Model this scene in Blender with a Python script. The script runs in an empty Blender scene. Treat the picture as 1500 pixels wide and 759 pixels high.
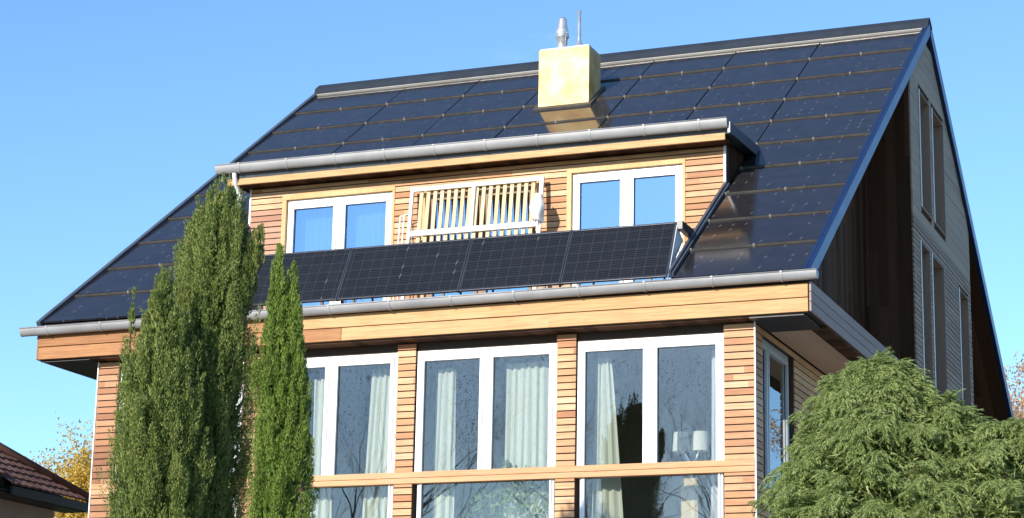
import bpy, math, random
import numpy as np
from mathutils import Vector, Matrix

rng = np.random.default_rng(7)
random.seed(7)
scene = bpy.context.scene
COL = scene.collection
rad = math.radians

# ------------------------------------------------------------------ measures
GZ = -8.3                     # ground (z = 0 is the drip edge of the main roof)
R, H = 8.884, 6.464           # half depth of the house and rise of the roof
SL = math.hypot(R, H)
PITCH = math.atan2(H, R)
LEN = 12.0                    # eave length, X from -12 to 0
TAN = H / R
SUN_EL, SUN_AZ = 20.0, 14.0   # azimuth: degrees left of the facade normal

# ------------------------------------------------------------------ helpers
class MB:
    """collects shapes, then links them as ONE mesh object"""
    def __init__(s, M=None):
        s.v, s.f, s.M, s.marks = [], [], M, []
    def add(s, vs, fs):
        b = len(s.v); s.marks.append((b, len(s.f)))
        for p in vs:
            p = Vector(p)
            s.v.append(s.M @ p if s.M else p)
        s.f += [tuple(i + b for i in f) for f in fs]
        return s
    def box(s, x0, x1, y0, y1, z0, z1):
        vs = [(x, y, z) for z in (z0, z1) for y in (y0, y1) for x in (x0, x1)]
        return s.add(vs, [(0, 2, 3, 1), (4, 5, 7, 6), (0, 1, 5, 4), (2, 6, 7, 3), (0, 4, 6, 2), (1, 3, 7, 5)])
    def prism(s, poly, axis, a0, a1):
        """poly: 2-D outline, extruded along axis"""
        n = len(poly)
        def mk(p, a):
            return {'x': (a, p[0], p[1]), 'y': (p[0], a, p[1]), 'z': (p[0], p[1], a)}[axis]
        vs = [mk(p, a0) for p in poly] + [mk(p, a1) for p in poly]
        fs = [tuple(range(n))[::-1], tuple(range(n, 2 * n))]
        fs += [(i, (i + 1) % n, n + (i + 1) % n, n + i) for i in range(n)]
        return s.add(vs, fs)
    def quad(s, a, b, c, d):
        return s.add([a, b, c, d], [(0, 1, 2, 3)])
    def tube(s, pts, rads, n=8, cap=True):
        pts = [Vector(p) for p in pts]
        if not hasattr(rads, '__len__'): rads = [rads] * len(pts)
        vs = []
        for i, p in enumerate(pts):
            d = (pts[min(i + 1, len(pts) - 1)] - pts[max(i - 1, 0)])
            if d.length < 1e-9: d = Vector((0, 0, 1))
            d.normalize()
            a = d.orthogonal().normalized() if i == 0 else (a - d * a.dot(d)).normalized()
            b = d.cross(a)
            for k in range(n):
                t = 2 * math.pi * k / n
                vs.append(p + (a * math.cos(t) + b * math.sin(t)) * rads[i])
        fs = []
        for i in range(len(pts) - 1):
            for k in range(n):
                k2 = (k + 1) % n
                fs.append((i * n + k, i * n + k2, (i + 1) * n + k2, (i + 1) * n + k))
        if cap:
            fs.append(tuple(range(n))[::-1])
            fs.append(tuple((len(pts) - 1) * n + k for k in range(n)))
        return s.add(vs, fs)
    def lathe(s, prof, cx, cy, n=24):
        vs = [(cx + r * math.cos(2 * math.pi * k / n), cy + r * math.sin(2 * math.pi * k / n), z) for r, z in prof for k in range(n)]
        fs = []
        for i in range(len(prof) - 1):
            for k in range(n):
                k2 = (k + 1) % n
                fs.append((i * n + k, i * n + k2, (i + 1) * n + k2, (i + 1) * n + k))
        fs.append(tuple((len(prof) - 1) * n + k for k in range(n)))
        return s.add(vs, fs)
    def build(s, name, mat, parent=None, smooth=False, bevel=0.0):
        me = bpy.data.meshes.new(name)
        me.from_pydata([tuple(p) for p in s.v], [], s.f)
        me.materials.append(mat)
        if smooth:
            me.polygons.foreach_set('use_smooth', [True] * len(me.polygons))
        o = bpy.data.objects.new(name, me)
        COL.objects.link(o)
        if bevel:
            m = o.modifiers.new('bevel', 'BEVEL'); m.width = bevel; m.segments = 2; m.limit_method = 'ANGLE'
        if parent is not None: attach(o, parent)
        return o

def build_each(mb, name, mat, parent=None, **k):
    """one object per shape collected"""
    out = []
    ends = mb.marks[1:] + [(len(mb.v), len(mb.f))]
    for (v0, f0), (v1, f1) in zip(mb.marks, ends):
        m = MB(); m.v = mb.v[v0:v1]; m.f = [tuple(i - v0 for i in f) for f in mb.f[f0:f1]]
        out.append(m.build(name, mat, parent, **k))
    return out

def attach(o, parent):
    o.parent = parent
    top = parent
    base = Matrix.Identity(4)
    chain = []
    while top is not None:
        chain.append(top); top = top.parent
    if chain[-1].type == 'EMPTY' and len(chain) == 1:
        o.matrix_parent_inverse = Matrix.Translation(-chain[-1].location)

def thing(name, label, cat, loc=(0, 0, 0), group=None):
    o = bpy.data.objects.new(name, None)
    o.empty_display_size = 0.2
    o.location = loc
    COL.objects.link(o)
    return tag(o, label, cat, group)

def tag(o, label, cat, group=None):
    o['label'] = label; o['category'] = cat
    if group: o['group'] = group
    return o

def tri_mesh(name, V, mat, parent=None):
    """V: (n,3,3) array of separate triangles"""
    n = len(V)
    me = bpy.data.meshes.new(name)
    me.vertices.add(n * 3); me.loops.add(n * 3); me.polygons.add(n)
    me.vertices.foreach_set('co', np.ascontiguousarray(V, dtype=np.float32).ravel())
    me.loops.foreach_set('vertex_index', np.arange(n * 3, dtype=np.int32))
    me.polygons.foreach_set('loop_start', np.arange(0, n * 3, 3, dtype=np.int32))
    me.update(calc_edges=True)
    me.validate()
    me.materials.append(mat)
    o = bpy.data.objects.new(name, me); COL.objects.link(o)
    if parent is not None: attach(o, parent)
    return o

# ------------------------------------------------------------------ materials
def new_mat(name):
    m = bpy.data.materials.new(name); m.use_nodes = True
    nt = m.node_tree
    for n in list(nt.nodes): nt.nodes.remove(n)
    out = nt.nodes.new('ShaderNodeOutputMaterial')
    return m, nt, out

class NT:
    def __init__(s, nt): s.nt = nt
    def n(s, t, **k):
        x = s.nt.nodes.new(t)
        for a, b in k.items(): setattr(x, a, b)
        return x
    def l(s, a, b): s.nt.links.new(a, b)
    def val(s, sock, v):
        if isinstance(v, bpy.types.NodeSocket): s.l(v, sock)
        else: sock.default_value = v
    def math(s, op, a, b=0.0, c=0.0):
        x = s.n('ShaderNodeMath', operation=op)
        s.val(x.inputs[0], a); s.val(x.inputs[1], b); s.val(x.inputs[2], c)
        return x.outputs[0]
    def coords(s):
        t = s.n('ShaderNodeTexCoord')
        return t.outputs['Object']
    def sep(s, v):
        x = s.n('ShaderNodeSeparateXYZ'); s.l(v, x.inputs[0]); return x.outputs
    def comb(s, a, b, c):
        x = s.n('ShaderNodeCombineXYZ')
        s.val(x.inputs[0], a); s.val(x.inputs[1], b); s.val(x.inputs[2], c)
        return x.outputs[0]
    def mapping(s, v, scale):
        x = s.n('ShaderNodeMapping'); s.l(v, x.inputs['Vector']); x.inputs['Scale'].default_value = scale; return x.outputs[0]
    def noise(s, v, scale, detail=3, rough=.55):
        x = s.n('ShaderNodeTexNoise'); s.l(v, x.inputs['Vector']); x.inputs['Scale'].default_value = scale
        x.inputs['Detail'].default_value = detail; x.inputs['Roughness'].default_value = rough
        return x.outputs['Fac']
    def white(s, v):
        x = s.n('ShaderNodeTexWhiteNoise', noise_dimensions='3D'); s.l(v, x.inputs['Vector']); return x.outputs['Value']
    def ramp(s, f, stops):
        x = s.n('ShaderNodeValToRGB'); s.l(f, x.inputs[0])
        e = x.color_ramp.elements
        while len(e) < len(stops): e.new(.5)
        for i, (p, c) in enumerate(stops):
            e[i].position = p; e[i].color = (*c, 1)
        return x.outputs[0]
    def mix(s, f, a, b, mode='MIX'):
        x = s.n('ShaderNodeMix', data_type='RGBA', blend_type=mode)
        s.val(x.inputs[0], f)
        for sock, v in ((x.inputs[6], a), (x.inputs[7], b)):
            if isinstance(v, bpy.types.NodeSocket): s.l(v, sock)
            else: sock.default_value = (*v, 1)
        return x.outputs[2]
    def bump(s, h, strength=.3, dist=.01):
        x = s.n('ShaderNodeBump'); s.l(h, x.inputs['Height']); x.inputs['Strength'].default_value = strength; x.inputs['Distance'].default_value = dist
        return x.outputs[0]
    def bsdf(s, color, rough=.5, metal=0.0, spec=.5, normal=None, **k):
        x = s.n('ShaderNodeBsdfPrincipled')
        if isinstance(color, bpy.types.NodeSocket): s.l(color, x.inputs['Base Color'])
        else: x.inputs['Base Color'].default_value = (*color, 1)
        s.val(x.inputs['Roughness'], rough); s.val(x.inputs['Metallic'], metal)
        x.inputs['Specular IOR Level'].default_value = spec
        if normal is not None: s.l(normal, x.inputs['Normal'])
        for a, b in k.items(): x.inputs[a].default_value = b
        return x.outputs[0]

def plain(name, c, rough=.5, metal=0.0, spec=.5, var=.12, scale=3.0, bump=0.0):
    m, nt, out = new_mat(name); g = NT(nt)
    co = g.coords()
    f = g.noise(co, scale, 5, .6)
    lo = tuple(x * (1 - var) for x in c); hi = tuple(min(1, x * (1 + var)) for x in c)
    col = g.ramp(f, [(.3, lo), (.7, hi)])
    r = g.math('MULTIPLY_ADD', f, .18, rough - .09)
    nm = g.bump(g.noise(co, scale * 8, 4), bump, .004) if bump else None
    g.l(g.bsdf(col, r, metal, spec, nm), out.inputs[0])
    return m

def wood(name, palette, axis, pitch, length=2.2, offset=0.0, grain=.35, rough=.62, stain=None, spec=.3):
    """boards stacked along one axis ('z' or 'x' or 'y'); each board takes its own tone, with grain along it"""
    m, nt, out = new_mat(name); g = NT(nt)
    co = g.coords(); X, Y, Z = g.sep(co)
    run_x = {'zx': X, 'zy': Y, 'xz': Z, 'yz': Z}[axis]
    st = {'z': Z, 'x': X, 'y': Y}[axis[0]]
    row = g.math('FLOOR', g.math('DIVIDE', g.math('SUBTRACT', st, offset), pitch))
    rr = g.white(g.comb(row, 3.7, 1.1))
    seg = g.math('FLOOR', g.math('MULTIPLY_ADD', run_x, 1.0 / length, g.math('MULTIPLY', rr, 9.0)))
    tone = g.white(g.comb(row, seg, 5.3))
    col = g.ramp(tone, palette)
    # grain stretched along the board
    sc = {'x': (1.2, 40, 1.0), 'y': (40, 1.2, 1.0), 'z': (40, 40, 1.2)}
    if axis[0] == 'z':
        s = (1.3, 1.3, 34) if True else None
    elif axis == 'xz': s = (34, 34, 1.3)
    else: s = (34, 34, 1.3)
    gv = g.n('ShaderNodeVectorMath', operation='ADD')
    g.l(g.mapping(co, s), gv.inputs[0]); g.l(g.comb(g.math('MULTIPLY', tone, 37.0), g.math('MULTIPLY', rr, 19.0), row), gv.inputs[1])
    gr = g.noise(gv.outputs[0], 1.6, 6, .65)
    dark = g.mix(1.0, col, (.62, .5, .42), 'MULTIPLY')
    col2 = g.mix(g.math('MULTIPLY', g.math('SMOOTH_MAX', g.math('SUBTRACT', gr, .42), 0.0, .05), grain * 5), col, dark)
    # knots
    kn = g.n('ShaderNodeTexVoronoi'); g.l(g.mapping(co, (1.6, 1.6, 9) if axis[0] == 'z' else (9, 9, 1.6)), kn.inputs['Vector']); kn.inputs['Scale'].default_value = 1.6
    k = g.ramp(kn.outputs['Distance'], [(.04, (1, 1, 1)), (.11, (0, 0, 0))])
    col3 = g.mix(g.math('MULTIPLY', k, .5), col2, (.2, .09, .04))
    if stain:
        w = g.noise(g.mapping(co, (.7, .7, .25)), 1.3, 5, .65)
        col3 = g.mix(g.ramp(w, [(.48, (0, 0, 0)), (.75, (.6, .6, .6))]), col3, stain)
    nm = g.bump(gr, .25, .004)
    g.l(g.bsdf(col3, rough, 0, spec, nm), out.inputs[0])
    return m

def glass(name, tint=(.86, .9, .9), base=.09, wave=.02, refl=(.93, .97, 1.0)):
    m, nt, out = new_mat(name); g = NT(nt)
    geo = g.n('ShaderNodeNewGeometry')
    dot = g.n('ShaderNodeVectorMath', operation='DOT_PRODUCT')
    g.l(geo.outputs['Normal'], dot.inputs[0]); g.l(geo.outputs['Incoming'], dot.inputs[1])
    c = g.math('SUBTRACT', 1.0, g.math('ABSOLUTE', dot.outputs['Value']))
    p = g.math('POWER', c, 5.0)
    fac = g.math('MULTIPLY_ADD', p, 1 - base, base)
    tr = g.n('ShaderNodeBsdfTransparent'); tr.inputs[0].default_value = (*tint, 1)
    gl = g.n('ShaderNodeBsdfGlossy'); gl.inputs['Roughness'].default_value = .009
    gl.inputs[0].default_value = (*refl, 1)
    nz = g.noise(g.coords(), 1.3, 1, .4)
    g.l(g.bump(nz, wave, .12), gl.inputs['Normal'])
    mx = g.n('ShaderNodeMixShader'); g.l(fac, mx.inputs[0]); g.l(tr.outputs[0], mx.inputs[1]); g.l(gl.outputs[0], mx.inputs[2])
    g.l(mx.outputs[0], out.inputs[0])
    return m

def leaf_mat(name, stops, trans=.3, rough=.55, spec=.25):
    m, nt, out = new_mat(name); g = NT(nt)
    geo = g.n('ShaderNodeNewGeometry')
    tone = geo.outputs['Random Per Island']
    big = g.noise(g.coords(), 3.0, 3, .5)
    f = g.math('ADD', g.math('MULTIPLY', tone, .5), g.math('ADD', g.math('MULTIPLY', big, .3), g.math('MULTIPLY', g.noise(g.coords(), 13.0, 2, .5), .3)))
    col = g.ramp(f, stops)
    b = g.bsdf(col, rough, 0, spec)
    t = g.n('ShaderNodeBsdfTranslucent'); g.l(col, t.inputs[0])
    mx = g.n('ShaderNodeMixShader'); mx.inputs[0].default_value = trans
    g.l(b, mx.inputs[1]); g.l(t.outputs[0], mx.inputs[2]); g.l(mx.outputs[0], out.inputs[0])
    return m

LARCH = [(0.0, (.40, .175, .08)), (.15, (.50, .25, .115)), (.5, (.59, .325, .16)), (.8, (.64, .39, .21)), (1.0, (.69, .46, .28))]
M = {}
M['slat'] = wood('larch_slats', LARCH, 'zx', .098, 1.9, 0.0, .6, stain=(.30, .175, .105))
M['slat_shade_tone'] = wood('larch_slats_shade_tone', [(0, (.25, .10, .05)), (.4, (.37, .175, .085)), (.75, (.45, .23, .12)), (1, (.51, .29, .165))], 'zx', .098, 1.9, stain=(.12, .06, .045))  # tone and stain paint the tree shade on the left corner slats
M['slat_side'] = wood('larch_slats_side', LARCH, 'zy', .098, 1.9, stain=(.30, .17, .10))
M['pine'] = wood('pine_fascia', [(0, (.52, .30, .13)), (.5, (.57, .345, .16)), (1, (.61, .385, .19))], 'zx', .193, 4.1, -.555, .6, stain=(.46, .25, .11))
M['pine_shade_tone'] = wood('pine_fascia_shade_tone', [(0, (.34, .155, .06)), (.5, (.39, .185, .072)), (1, (.44, .215, .09))], 'zx', .193, 4.1, -.555, .6, stain=(.25, .12, .06))  # browner copy of the fascia pine: tree shade put into its colour
M['beam'] = wood('larch_beam', [(0, (.55, .30, .15)), (1, (.63, .38, .21))], 'zx', .08, 5.0, -2.59, .4)
M['casing'] = wood('pine_casing', [(0, (.58, .36, .16)), (1, (.66, .44, .22))], 'xz', .3, 3.0, 0, .3)
M['grey_side'] = wood('weathered_boards', [(0, (.27, .185, .13)), (.5, (.33, .24, .175)), (1, (.39, .295, .225))], 'zy', .085, 2.4, 0, .45, .7)
M['grey_wide'] = wood('weathered_wide_boards', [(0, (.34, .245, .175)), (.5, (.38, .28, .205)), (1, (.42, .32, .24))], 'zy', .19, 4.0, 0, .4, .7)
M['skirt'] = wood('weathered_skirt', [(0, (.30, .225, .20)), (1, (.36, .285, .255))], 'zy', .134, 4.0, -.55, .3, .7)
M['dark_board'] = wood('dark_stained_boards', [(0, (.045, .022, .013)), (.5, (.082, .041, .023)), (1, (.125, .063, .036))], 'xz', .16, 5, 0, .35, .75, None, .08)
M['dark_board_side'] = wood('dark_stained_boards_side', [(0, (.045, .022, .013)), (.5, (.082, .041, .023)), (1, (.125, .063, .036))], 'yz', .16, 5, 0, .35, .75, None, .08)
M['reveal'] = wood('window_reveal_wood', [(0, (.25, .17, .12)), (1, (.31, .215, .155))], 'xz', .4, 4, 0, .35)
M['soffit_light'] = wood('soffit_boards', [(0, (.52, .35, .22)), (1, (.6, .42, .28))], 'xz', .14, 3, 0, .2)
M['backing'] = plain('dark_backing', (.05, .032, .022), .8)
M['membrane'] = plain('black_membrane', (.018, .017, .017), .5)
M['white'] = plain('white_window_paint', (.80, .81, .82), .32, 0, .5, .02)
M['white_wood'] = plain('white_painted_wood', (.78, .77, .74), .5, 0, .4, .05)
M['grey_frame'] = plain('grey_window_paint', (.42, .44, .47), .4, 0, .5, .04)
M['zinc'] = plain('zinc_gutter', (.28, .28, .285), .5, .15, .5, .14, 2.5)
M['zinc_dark'] = plain('dark_zinc', (.12, .14, .17), .4, .5, .5, .2, 2.0)
M['verge'] = plain('blue_black_sheet_metal', (.012, .032, .095), .35, .2, .35, .15)
M['rail'] = plain('bronze_rail', (.075, .068, .06), .55, .1, .5, .3, 6)
M['clip'] = plain('steel_clip', (.28, .27, .25), .5, .2, .5, .1)
M['ridge_metal'] = plain('dark_ridge_metal', (.028, .036, .05), .8, 0, .08, .15)
M['ridge_strip'] = plain('bare_zinc_strip', (.50, .48, .45), .38, .5, .5, .1, 1.5)
M['under'] = plain('roof_underlay', (.02, .02, .022), .7)
M['steel'] = plain('stainless_steel', (.62, .62, .63), .34, .7, .5, .15, 6)
M['black_metal'] = plain('black_aluminium', (.018, .019, .022), .38, .2, .5, .2)
M['module_frame'] = plain('anodised_module_frame', (.06, .065, .08), .35, .5, .5, .2)
M['white_plate'] = plain('white_end_plate', (.8, .8, .8), .4, 0, .5, .03)
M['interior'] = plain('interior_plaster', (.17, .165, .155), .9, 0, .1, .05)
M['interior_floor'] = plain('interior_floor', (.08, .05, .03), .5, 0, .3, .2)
M['pane'] = glass('window_glass', (.82, .86, .86), .13)
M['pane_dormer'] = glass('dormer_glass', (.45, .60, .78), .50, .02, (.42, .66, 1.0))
M['render_wall'] = plain('grey_render', (.42, .41, .41), .9, 0, .2, .06, 5, .2)
M['terrace'] = plain('terrace_decking', (.3, .24, .18), .7)

def curtain_mat(name, c, trans):
    m, nt, out = new_mat(name); g = NT(nt)
    w = g.noise(g.mapping(g.coords(), (30, 30, 2)), 2, 3)
    col = g.mix(w, tuple(x * .93 for x in c), c)
    b = g.bsdf(col, .85, 0, .1)
    t = g.n('ShaderNodeBsdfTranslucent'); g.l(col, t.inputs[0])
    mx = g.n('ShaderNodeMixShader'); mx.inputs[0].default_value = trans
    g.l(b, mx.inputs[1]); g.l(t.outputs[0], mx.inputs[2]); g.l(mx.outputs[0], out.inputs[0])
    return m
M['curtain'] = curtain_mat('sage_curtain', (.66, .68, .56), .3)
M['sheer'] = curtain_mat('white_sheer', (.75, .76, .78), .45)
M['cloth'] = curtain_mat('white_cotton', (.82, .82, .82), .2)
M['shade'] = curtain_mat('lamp_shade_fabric', (.80, .78, .68), .4)
M['beige'] = curtain_mat('beige_fabric', (.60, .47, .30), .2)

def pv_mat(name, cell, base, line, fleck, rough, linew=.02, busbars=False, fcol=(.10, .10, .11)):
    """photovoltaic glass: UV in metres on the panel; cell grid lines, bus bars and silver ribbon flecks"""
    m, nt, out = new_mat(name); g = NT(nt)
    uv = g.n('ShaderNodeTexCoord').outputs['UV']
    U, V, _ = g.sep(uv)
    cu = g.math('DIVIDE', U, cell); cv = g.math('DIVIDE', V, cell)
    fu = g.math('FRACT', cu); fv = g.math('FRACT', cv)
    du = g.math('ABSOLUTE', g.math('SUBTRACT', fu, .5)); dv = g.math('ABSOLUTE', g.math('SUBTRACT', fv, .5))
    gl = g.math('MAXIMUM', g.math('GREATER_THAN', du, .5 - linew), g.math('GREATER_THAN', dv, .5 - linew))
    tone = g.white(g.comb(g.math('FLOOR', cu), g.math('FLOOR', cv), 2.0))
    col = g.mix(tone, tuple(x * .85 for x in base), tuple(x * 1.15 for x in base))
    if busbars:
        bb = g.math('LESS_THAN', g.math('ABSOLUTE', g.math('SUBTRACT', g.math('FRACT', g.math('MULTIPLY', cv, 5.0)), .5)), .1)
        col = g.mix(g.math('MULTIPLY', bb, .55), col, line)
    col = g.mix(gl, col, line)
    # ribbons joining neighbouring cells: short slanting strokes at some of the cell corners
    cu2 = g.math('ADD', cu, .5); cv2 = g.math('ADD', cv, .5)
    fu2 = g.math('SUBTRACT', g.math('FRACT', cu2), .5); fv2 = g.math('SUBTRACT', g.math('FRACT', cv2), .5)
    slant = g.math('ABSOLUTE', g.math('SUBTRACT', fu2, g.math('MULTIPLY', fv2, .25)))
    on = g.math('GREATER_THAN', g.white(g.comb(g.math('FLOOR', cu2), g.math('FLOOR', cv2), 9.0)), 1 - fleck)
    fl = g.math('MULTIPLY', g.math('MULTIPLY', g.math('LESS_THAN', slant, .045), g.math('LESS_THAN', g.math('ABSOLUTE', fv2), .2)), on)
    col = g.mix(fl, col, fcol)
    dust = g.noise(g.coords(), 1.7, 5, .65)
    nm = g.bump(g.noise(g.coords(), .9, 2), .05, .1)
    rr = g.math('MULTIPLY_ADD', dust, .12, rough - .05)
    g.l(g.bsdf(col, rr, 0, .5, nm), out.inputs[0])
    return m
M['pv_roof'] = pv_mat('solar_roof_glass', .19, (.020, .0185, .021), (.020, .0195, .022), .24, .10)
M['pv_balcony'] = pv_mat('solar_module_glass', .17, (.009, .009, .0095), (.042, .042, .042), .04, .22, .015, True)

def brass_mat():
    m, nt, out = new_mat('brass_sheet'); g = NT(nt)
    co = g.coords()
    a = g.noise(co, 2.2, 5, .6); b = g.noise(g.mapping(co, (1, 1, .3)), 7, 4, .6)
    col = g.ramp(a, [(.3, (.44, .235, .06)), (.48, (.61, .39, .14)), (.68, (.75, .56, .26))])
    r = g.math('MULTIPLY_ADD', b, .25, .36)
    g.l(g.bsdf(col, r, .12, .4, g.bump(a, .15, .02)), out.inputs[0])
    return m
M['brass'] = brass_mat()

# ------------------------------------------------------------------ the house
house = thing('timber_house', 'timber clad house with steep dark solar roof and wide dormer', 'house', (-6, 8.9, GZ))
def part(mb, name, mat, parent=house, **k): return mb.build(name, mat, parent, **k)

FRONT = Matrix.Identity(4)                                # u=X, v=Y(depth), w=Z
def frame_M(origin, U, V, N):
    m = Matrix.Identity(4)
    for i, c in enumerate((U, V, N)):
        for j in range(3): m[j][i] = c[j]
    for j in range(3): m[j][3] = origin[j]
    return m

def ring(mb, u0, u1, v0, v1, l, r, b, t, w0, w1):
    mb.box(u0, u0 + l, v0, v1, w0, w1); mb.box(u1 - r, u1, v0, v1, w0, w1)
    mb.box(u0 + l, u1 - r, v0, v0 + b, w0, w1); mb.box(u0 + l, u1 - r, v1 - t, v1, w0, w1)

def window(o, U, N, u0, u1, v0, v1, splits, mats, name='window', fl=.055, sash=.055, top=.07, bottom=.06, mull=.03, depth=.07, handle=True):
    """window in the plane through o spanned by U and Z, N pointing outwards; splits = inner mullion centres"""
    mt = frame_M(o, U, (0, 0, 1), N)
    fm, pm = mats
    f = MB(mt); ring(f, u0, u1, v0, v1, fl, fl, bottom, top, -depth, 0)
    for s in splits: f.box(s - mull / 2, s + mull / 2, v0 + bottom, v1 - top, -depth, -.002)
    w = part(f, name, fm, bevel=.006)
    edges = [u0 + fl] + [x for s in splits for x in (s - mull / 2, s + mull / 2)] + [u1 - fl]
    for i in range(0, len(edges), 2):
        a, b = edges[i], edges[i + 1]
        g = .004
        s_ = MB(mt); ring(s_, a + g, b - g, v0 + bottom + g, v1 - top - g, sash, sash, sash, sash + .015, -depth + .01, .016)
        so = s_.build('sash', fm, w, bevel=.006)
        p_ = MB(mt)
        a2, b2, c2, d2 = a + sash, b - sash, v0 + bottom + sash, v1 - top - sash
        p_.quad((a2 - .003, c2 - .003, -.03), (b2 + .003, c2 - .003, -.03), (b2 + .003, d2 + .003, -.03), (a2 - .003, d2 + .003, -.03))
        p_.build('pane', pm, w)
        q = MB(mt); ring(q, a2 - .002, b2 + .002, c2 - .002, d2 + .002, .012, .012, .012, .012, -.034, -.022)
        q.build('seal', M['black_metal'], w)
    return w

def slats_x(mb, x0, x1, z0, z1, y, h=.08, pitch=.098, d=.022):
    k0 = math.floor(z0 / pitch)
    k = k0
    while k * pitch < z1:
        a = max(k * pitch + .009, z0); b = min(k * pitch + .009 + h, z1)
        if b - a > .01:
            j = random.uniform(-.003, .003)
            mb.box(x0, x1, y + j, y + d, a, b)
        k += 1

def slats_y(mb, y0, y1, z0, z1, x, h=.08, pitch=.098, d=.022):
    k = math.floor(z0 / pitch)
    while k * pitch < z1:
        a = max(k * pitch + .009, z0); b = min(k * pitch + .009 + h, z1)
        if b - a > .01:
            j = random.uniform(-.003, .003)
            mb.box(x - d, x + j, y0, y1, a, b)
        k += 1

WY = .30                       # front of the cladding
XL, XR = -11.04, -.86          # corners of the lower walls
WB = -4.35                     # lower edge of the lower glazing
wins = [(-3.38, -1.29), (-5.80, -3.68), (-8.21, -6.10), (-10.68, -8.57)]
pill = [(-1.28, XR), (-3.67, -3.39), (-6.09, -5.81), (-8.56, -8.22), (XL, -10.69)]
# front wall
b = MB()
for x0, x1 in pill: b.box(x0 + .006, x1 - .006, WY + .024, WY + .22, WB, -.575)
b.box(XL + .003, XR - .003, WY + .024, WY + .22, GZ, WB)
b.box(XL + .01, XR - .01, WY + .06, WY + .2, -.72, -.56)
front = part(b, 'front_wall', M['backing'])
s = MB()
for x0, x1 in pill[:4]: slats_x(s, x0, x1, -2.425, -.60, WY); slats_x(s, x0, x1, WB, -2.60, WY)
slats_x(s, XL, XR, GZ, WB - .0, WY)
s.build('cladding', M['slat'], front)
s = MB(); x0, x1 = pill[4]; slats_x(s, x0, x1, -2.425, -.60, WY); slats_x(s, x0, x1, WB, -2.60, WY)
s.build('cladding', M['slat_shade_tone'], front)['label'] = 'left corner slats with tree shade painted in as a reddish darker tone'
s = MB(); s.box(XL + .002, XR - .002, WY - .018, WY + .11, -2.512, -2.43); s.box(XL + .002, XR - .002, WY - .012, WY + .10, -2.592, -2.516)
s.build('beam', M['beam'], front, bevel=.005)
# corner trims
t = MB(); t.box(XR + .002, XR + .02, WY - .012, WY + .02, GZ, -.585); t.box(XL - .02, XL - .002, WY - .01, WY + .02, GZ, -.585)
build_each(t, 'corner_trim', M['white_wood'], front)
for i, (x0, x1) in enumerate(wins):
    m_ = (x0 + x1) / 2 + .005
    window((0, WY + .05, 0), (1, 0, 0), (0, -1, 0), x0, x1, -2.516, -.70, [m_], (M['white'], M['pane']), top=.075, bottom=.03, mull=.085)
    window((0, WY + .055, 0), (1, 0, 0), (0, -1, 0), x0 + .05, x1 - .02, WB, -2.52, [], (M['white'], M['pane']), fl=.035, sash=.03, top=.02)
# right side wall of the lower storey
SY0, SY1, SZ0, SZ1 = .72, 2.40, -2.75, -.66
b = MB()
b.box(XR - .22, XR - .024, WY + .225, SY0, GZ, -.56); b.box(XR - .22, XR - .024, SY1 + .06, 17.4, GZ, -.56)
b.box(XR - .22, XR - .024, SY0, SY1 + .06, GZ, SZ0); b.box(XR - .22, XR - .024, SY0, SY1 + .06, SZ1, -.56)
side = part(b, 'side_wall', M['backing'])
s = MB()
slats_y(s, WY + .024, SY0, -5.2, -.575, XR); slats_y(s, SY1 + .06, 17.4, -5.2, -.575, XR); slats_y(s, SY0, SY1 + .06, -5.2, SZ0, XR); slats_y(s, SY0, SY1 + .06, SZ1, -.575, XR)
s.build('cladding', M['slat_side'], side)
window((XR - .08, 0, 0), (0, 1, 0), (1, 0, 0), SY0 + .02, SY1, SZ0, SZ1, [1.25], (M['grey_frame'], M['pane']), fl=.05, sash=.05, mull=.04)
b = MB(); b.box(XR - .2, XR - .025, 17.2, 17.4, GZ, -.6); b.box(XL + .02, XL + .2, WY + .225, 17.4, GZ, -.56); b.box(XL + .2, XR - .22, 17.2, 17.4, GZ, -.56)
bk = part(b, 'back_wall', M['backing'])
s = MB()
k = -5.2
slats_y(s, WY + .024, 17.4, -5.2, -.575, XL + .02)
s.build('cladding', M['slat_side'], bk)

# eaves box: soffit, fascia, skirt
f = MB(); f.box(-7.62, -.045, 0, .03, -.355, -.17); f.box(-6.85, -.045, .004, .034, -.55, -.365)
part(f, 'fascia', M['pine'], bevel=.006)
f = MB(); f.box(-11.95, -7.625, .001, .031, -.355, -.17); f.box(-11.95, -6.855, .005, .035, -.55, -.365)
part(f, 'fascia', M['pine_shade_tone'], bevel=.006)['label'] = 'left end fascia boards with tree shade painted in as a browner tone'
f = MB(); f.box(-11.93, -.05, .036, .06, -.56, -.1)
part(f, 'fascia_backing', M['backing'])
f = MB(); f.box(-11.93, -.86, .062, WY + .06, -.575, -.545)
part(f, 'front_soffit', M['dark_board'])
f = MB(); f.box(-.86, -.12, .062, 1.02, -.585, -.555); f.box(-11.9, XL - .03, .062, 17.6, -.585, -.555)
build_each(f, 'corner_soffit', M['membrane'], house)
f = MB(); f.box(-.855, -.27, 1.025, 17.6, -.565, -.54)
part(f, 'side_soffit', M['soffit_light'])
f = MB(); f.box(-.265, -.035, 1.025, 17.6, -.58, -.52)
part(f, 'edge_board', M['dark_board_side'])
f = MB()
for z0, z1 in ((-.55, -.422), (-.414, -.288), (-.28, -.15)): f.box(-.03, 0, .006, 17.7, z0, z1)
part(f, 'skirt', M['skirt'], bevel=.005)
f = MB(); f.box(-.85, -.032, .065, 17.7, -.53, -.16); f.box(-11.95, XL, .065, 17.7, -.53, -.16)
build_each(f, 'eaves_deck', M['backing'], house)
f = MB()
for z0, z1 in ((-.55, -.422), (-.414, -.288), (-.28, -.15)): f.box(-11.985, -11.955, .006, 17.7, z0, z1)
part(f, 'skirt', M['skirt'], bevel=.005)

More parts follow.
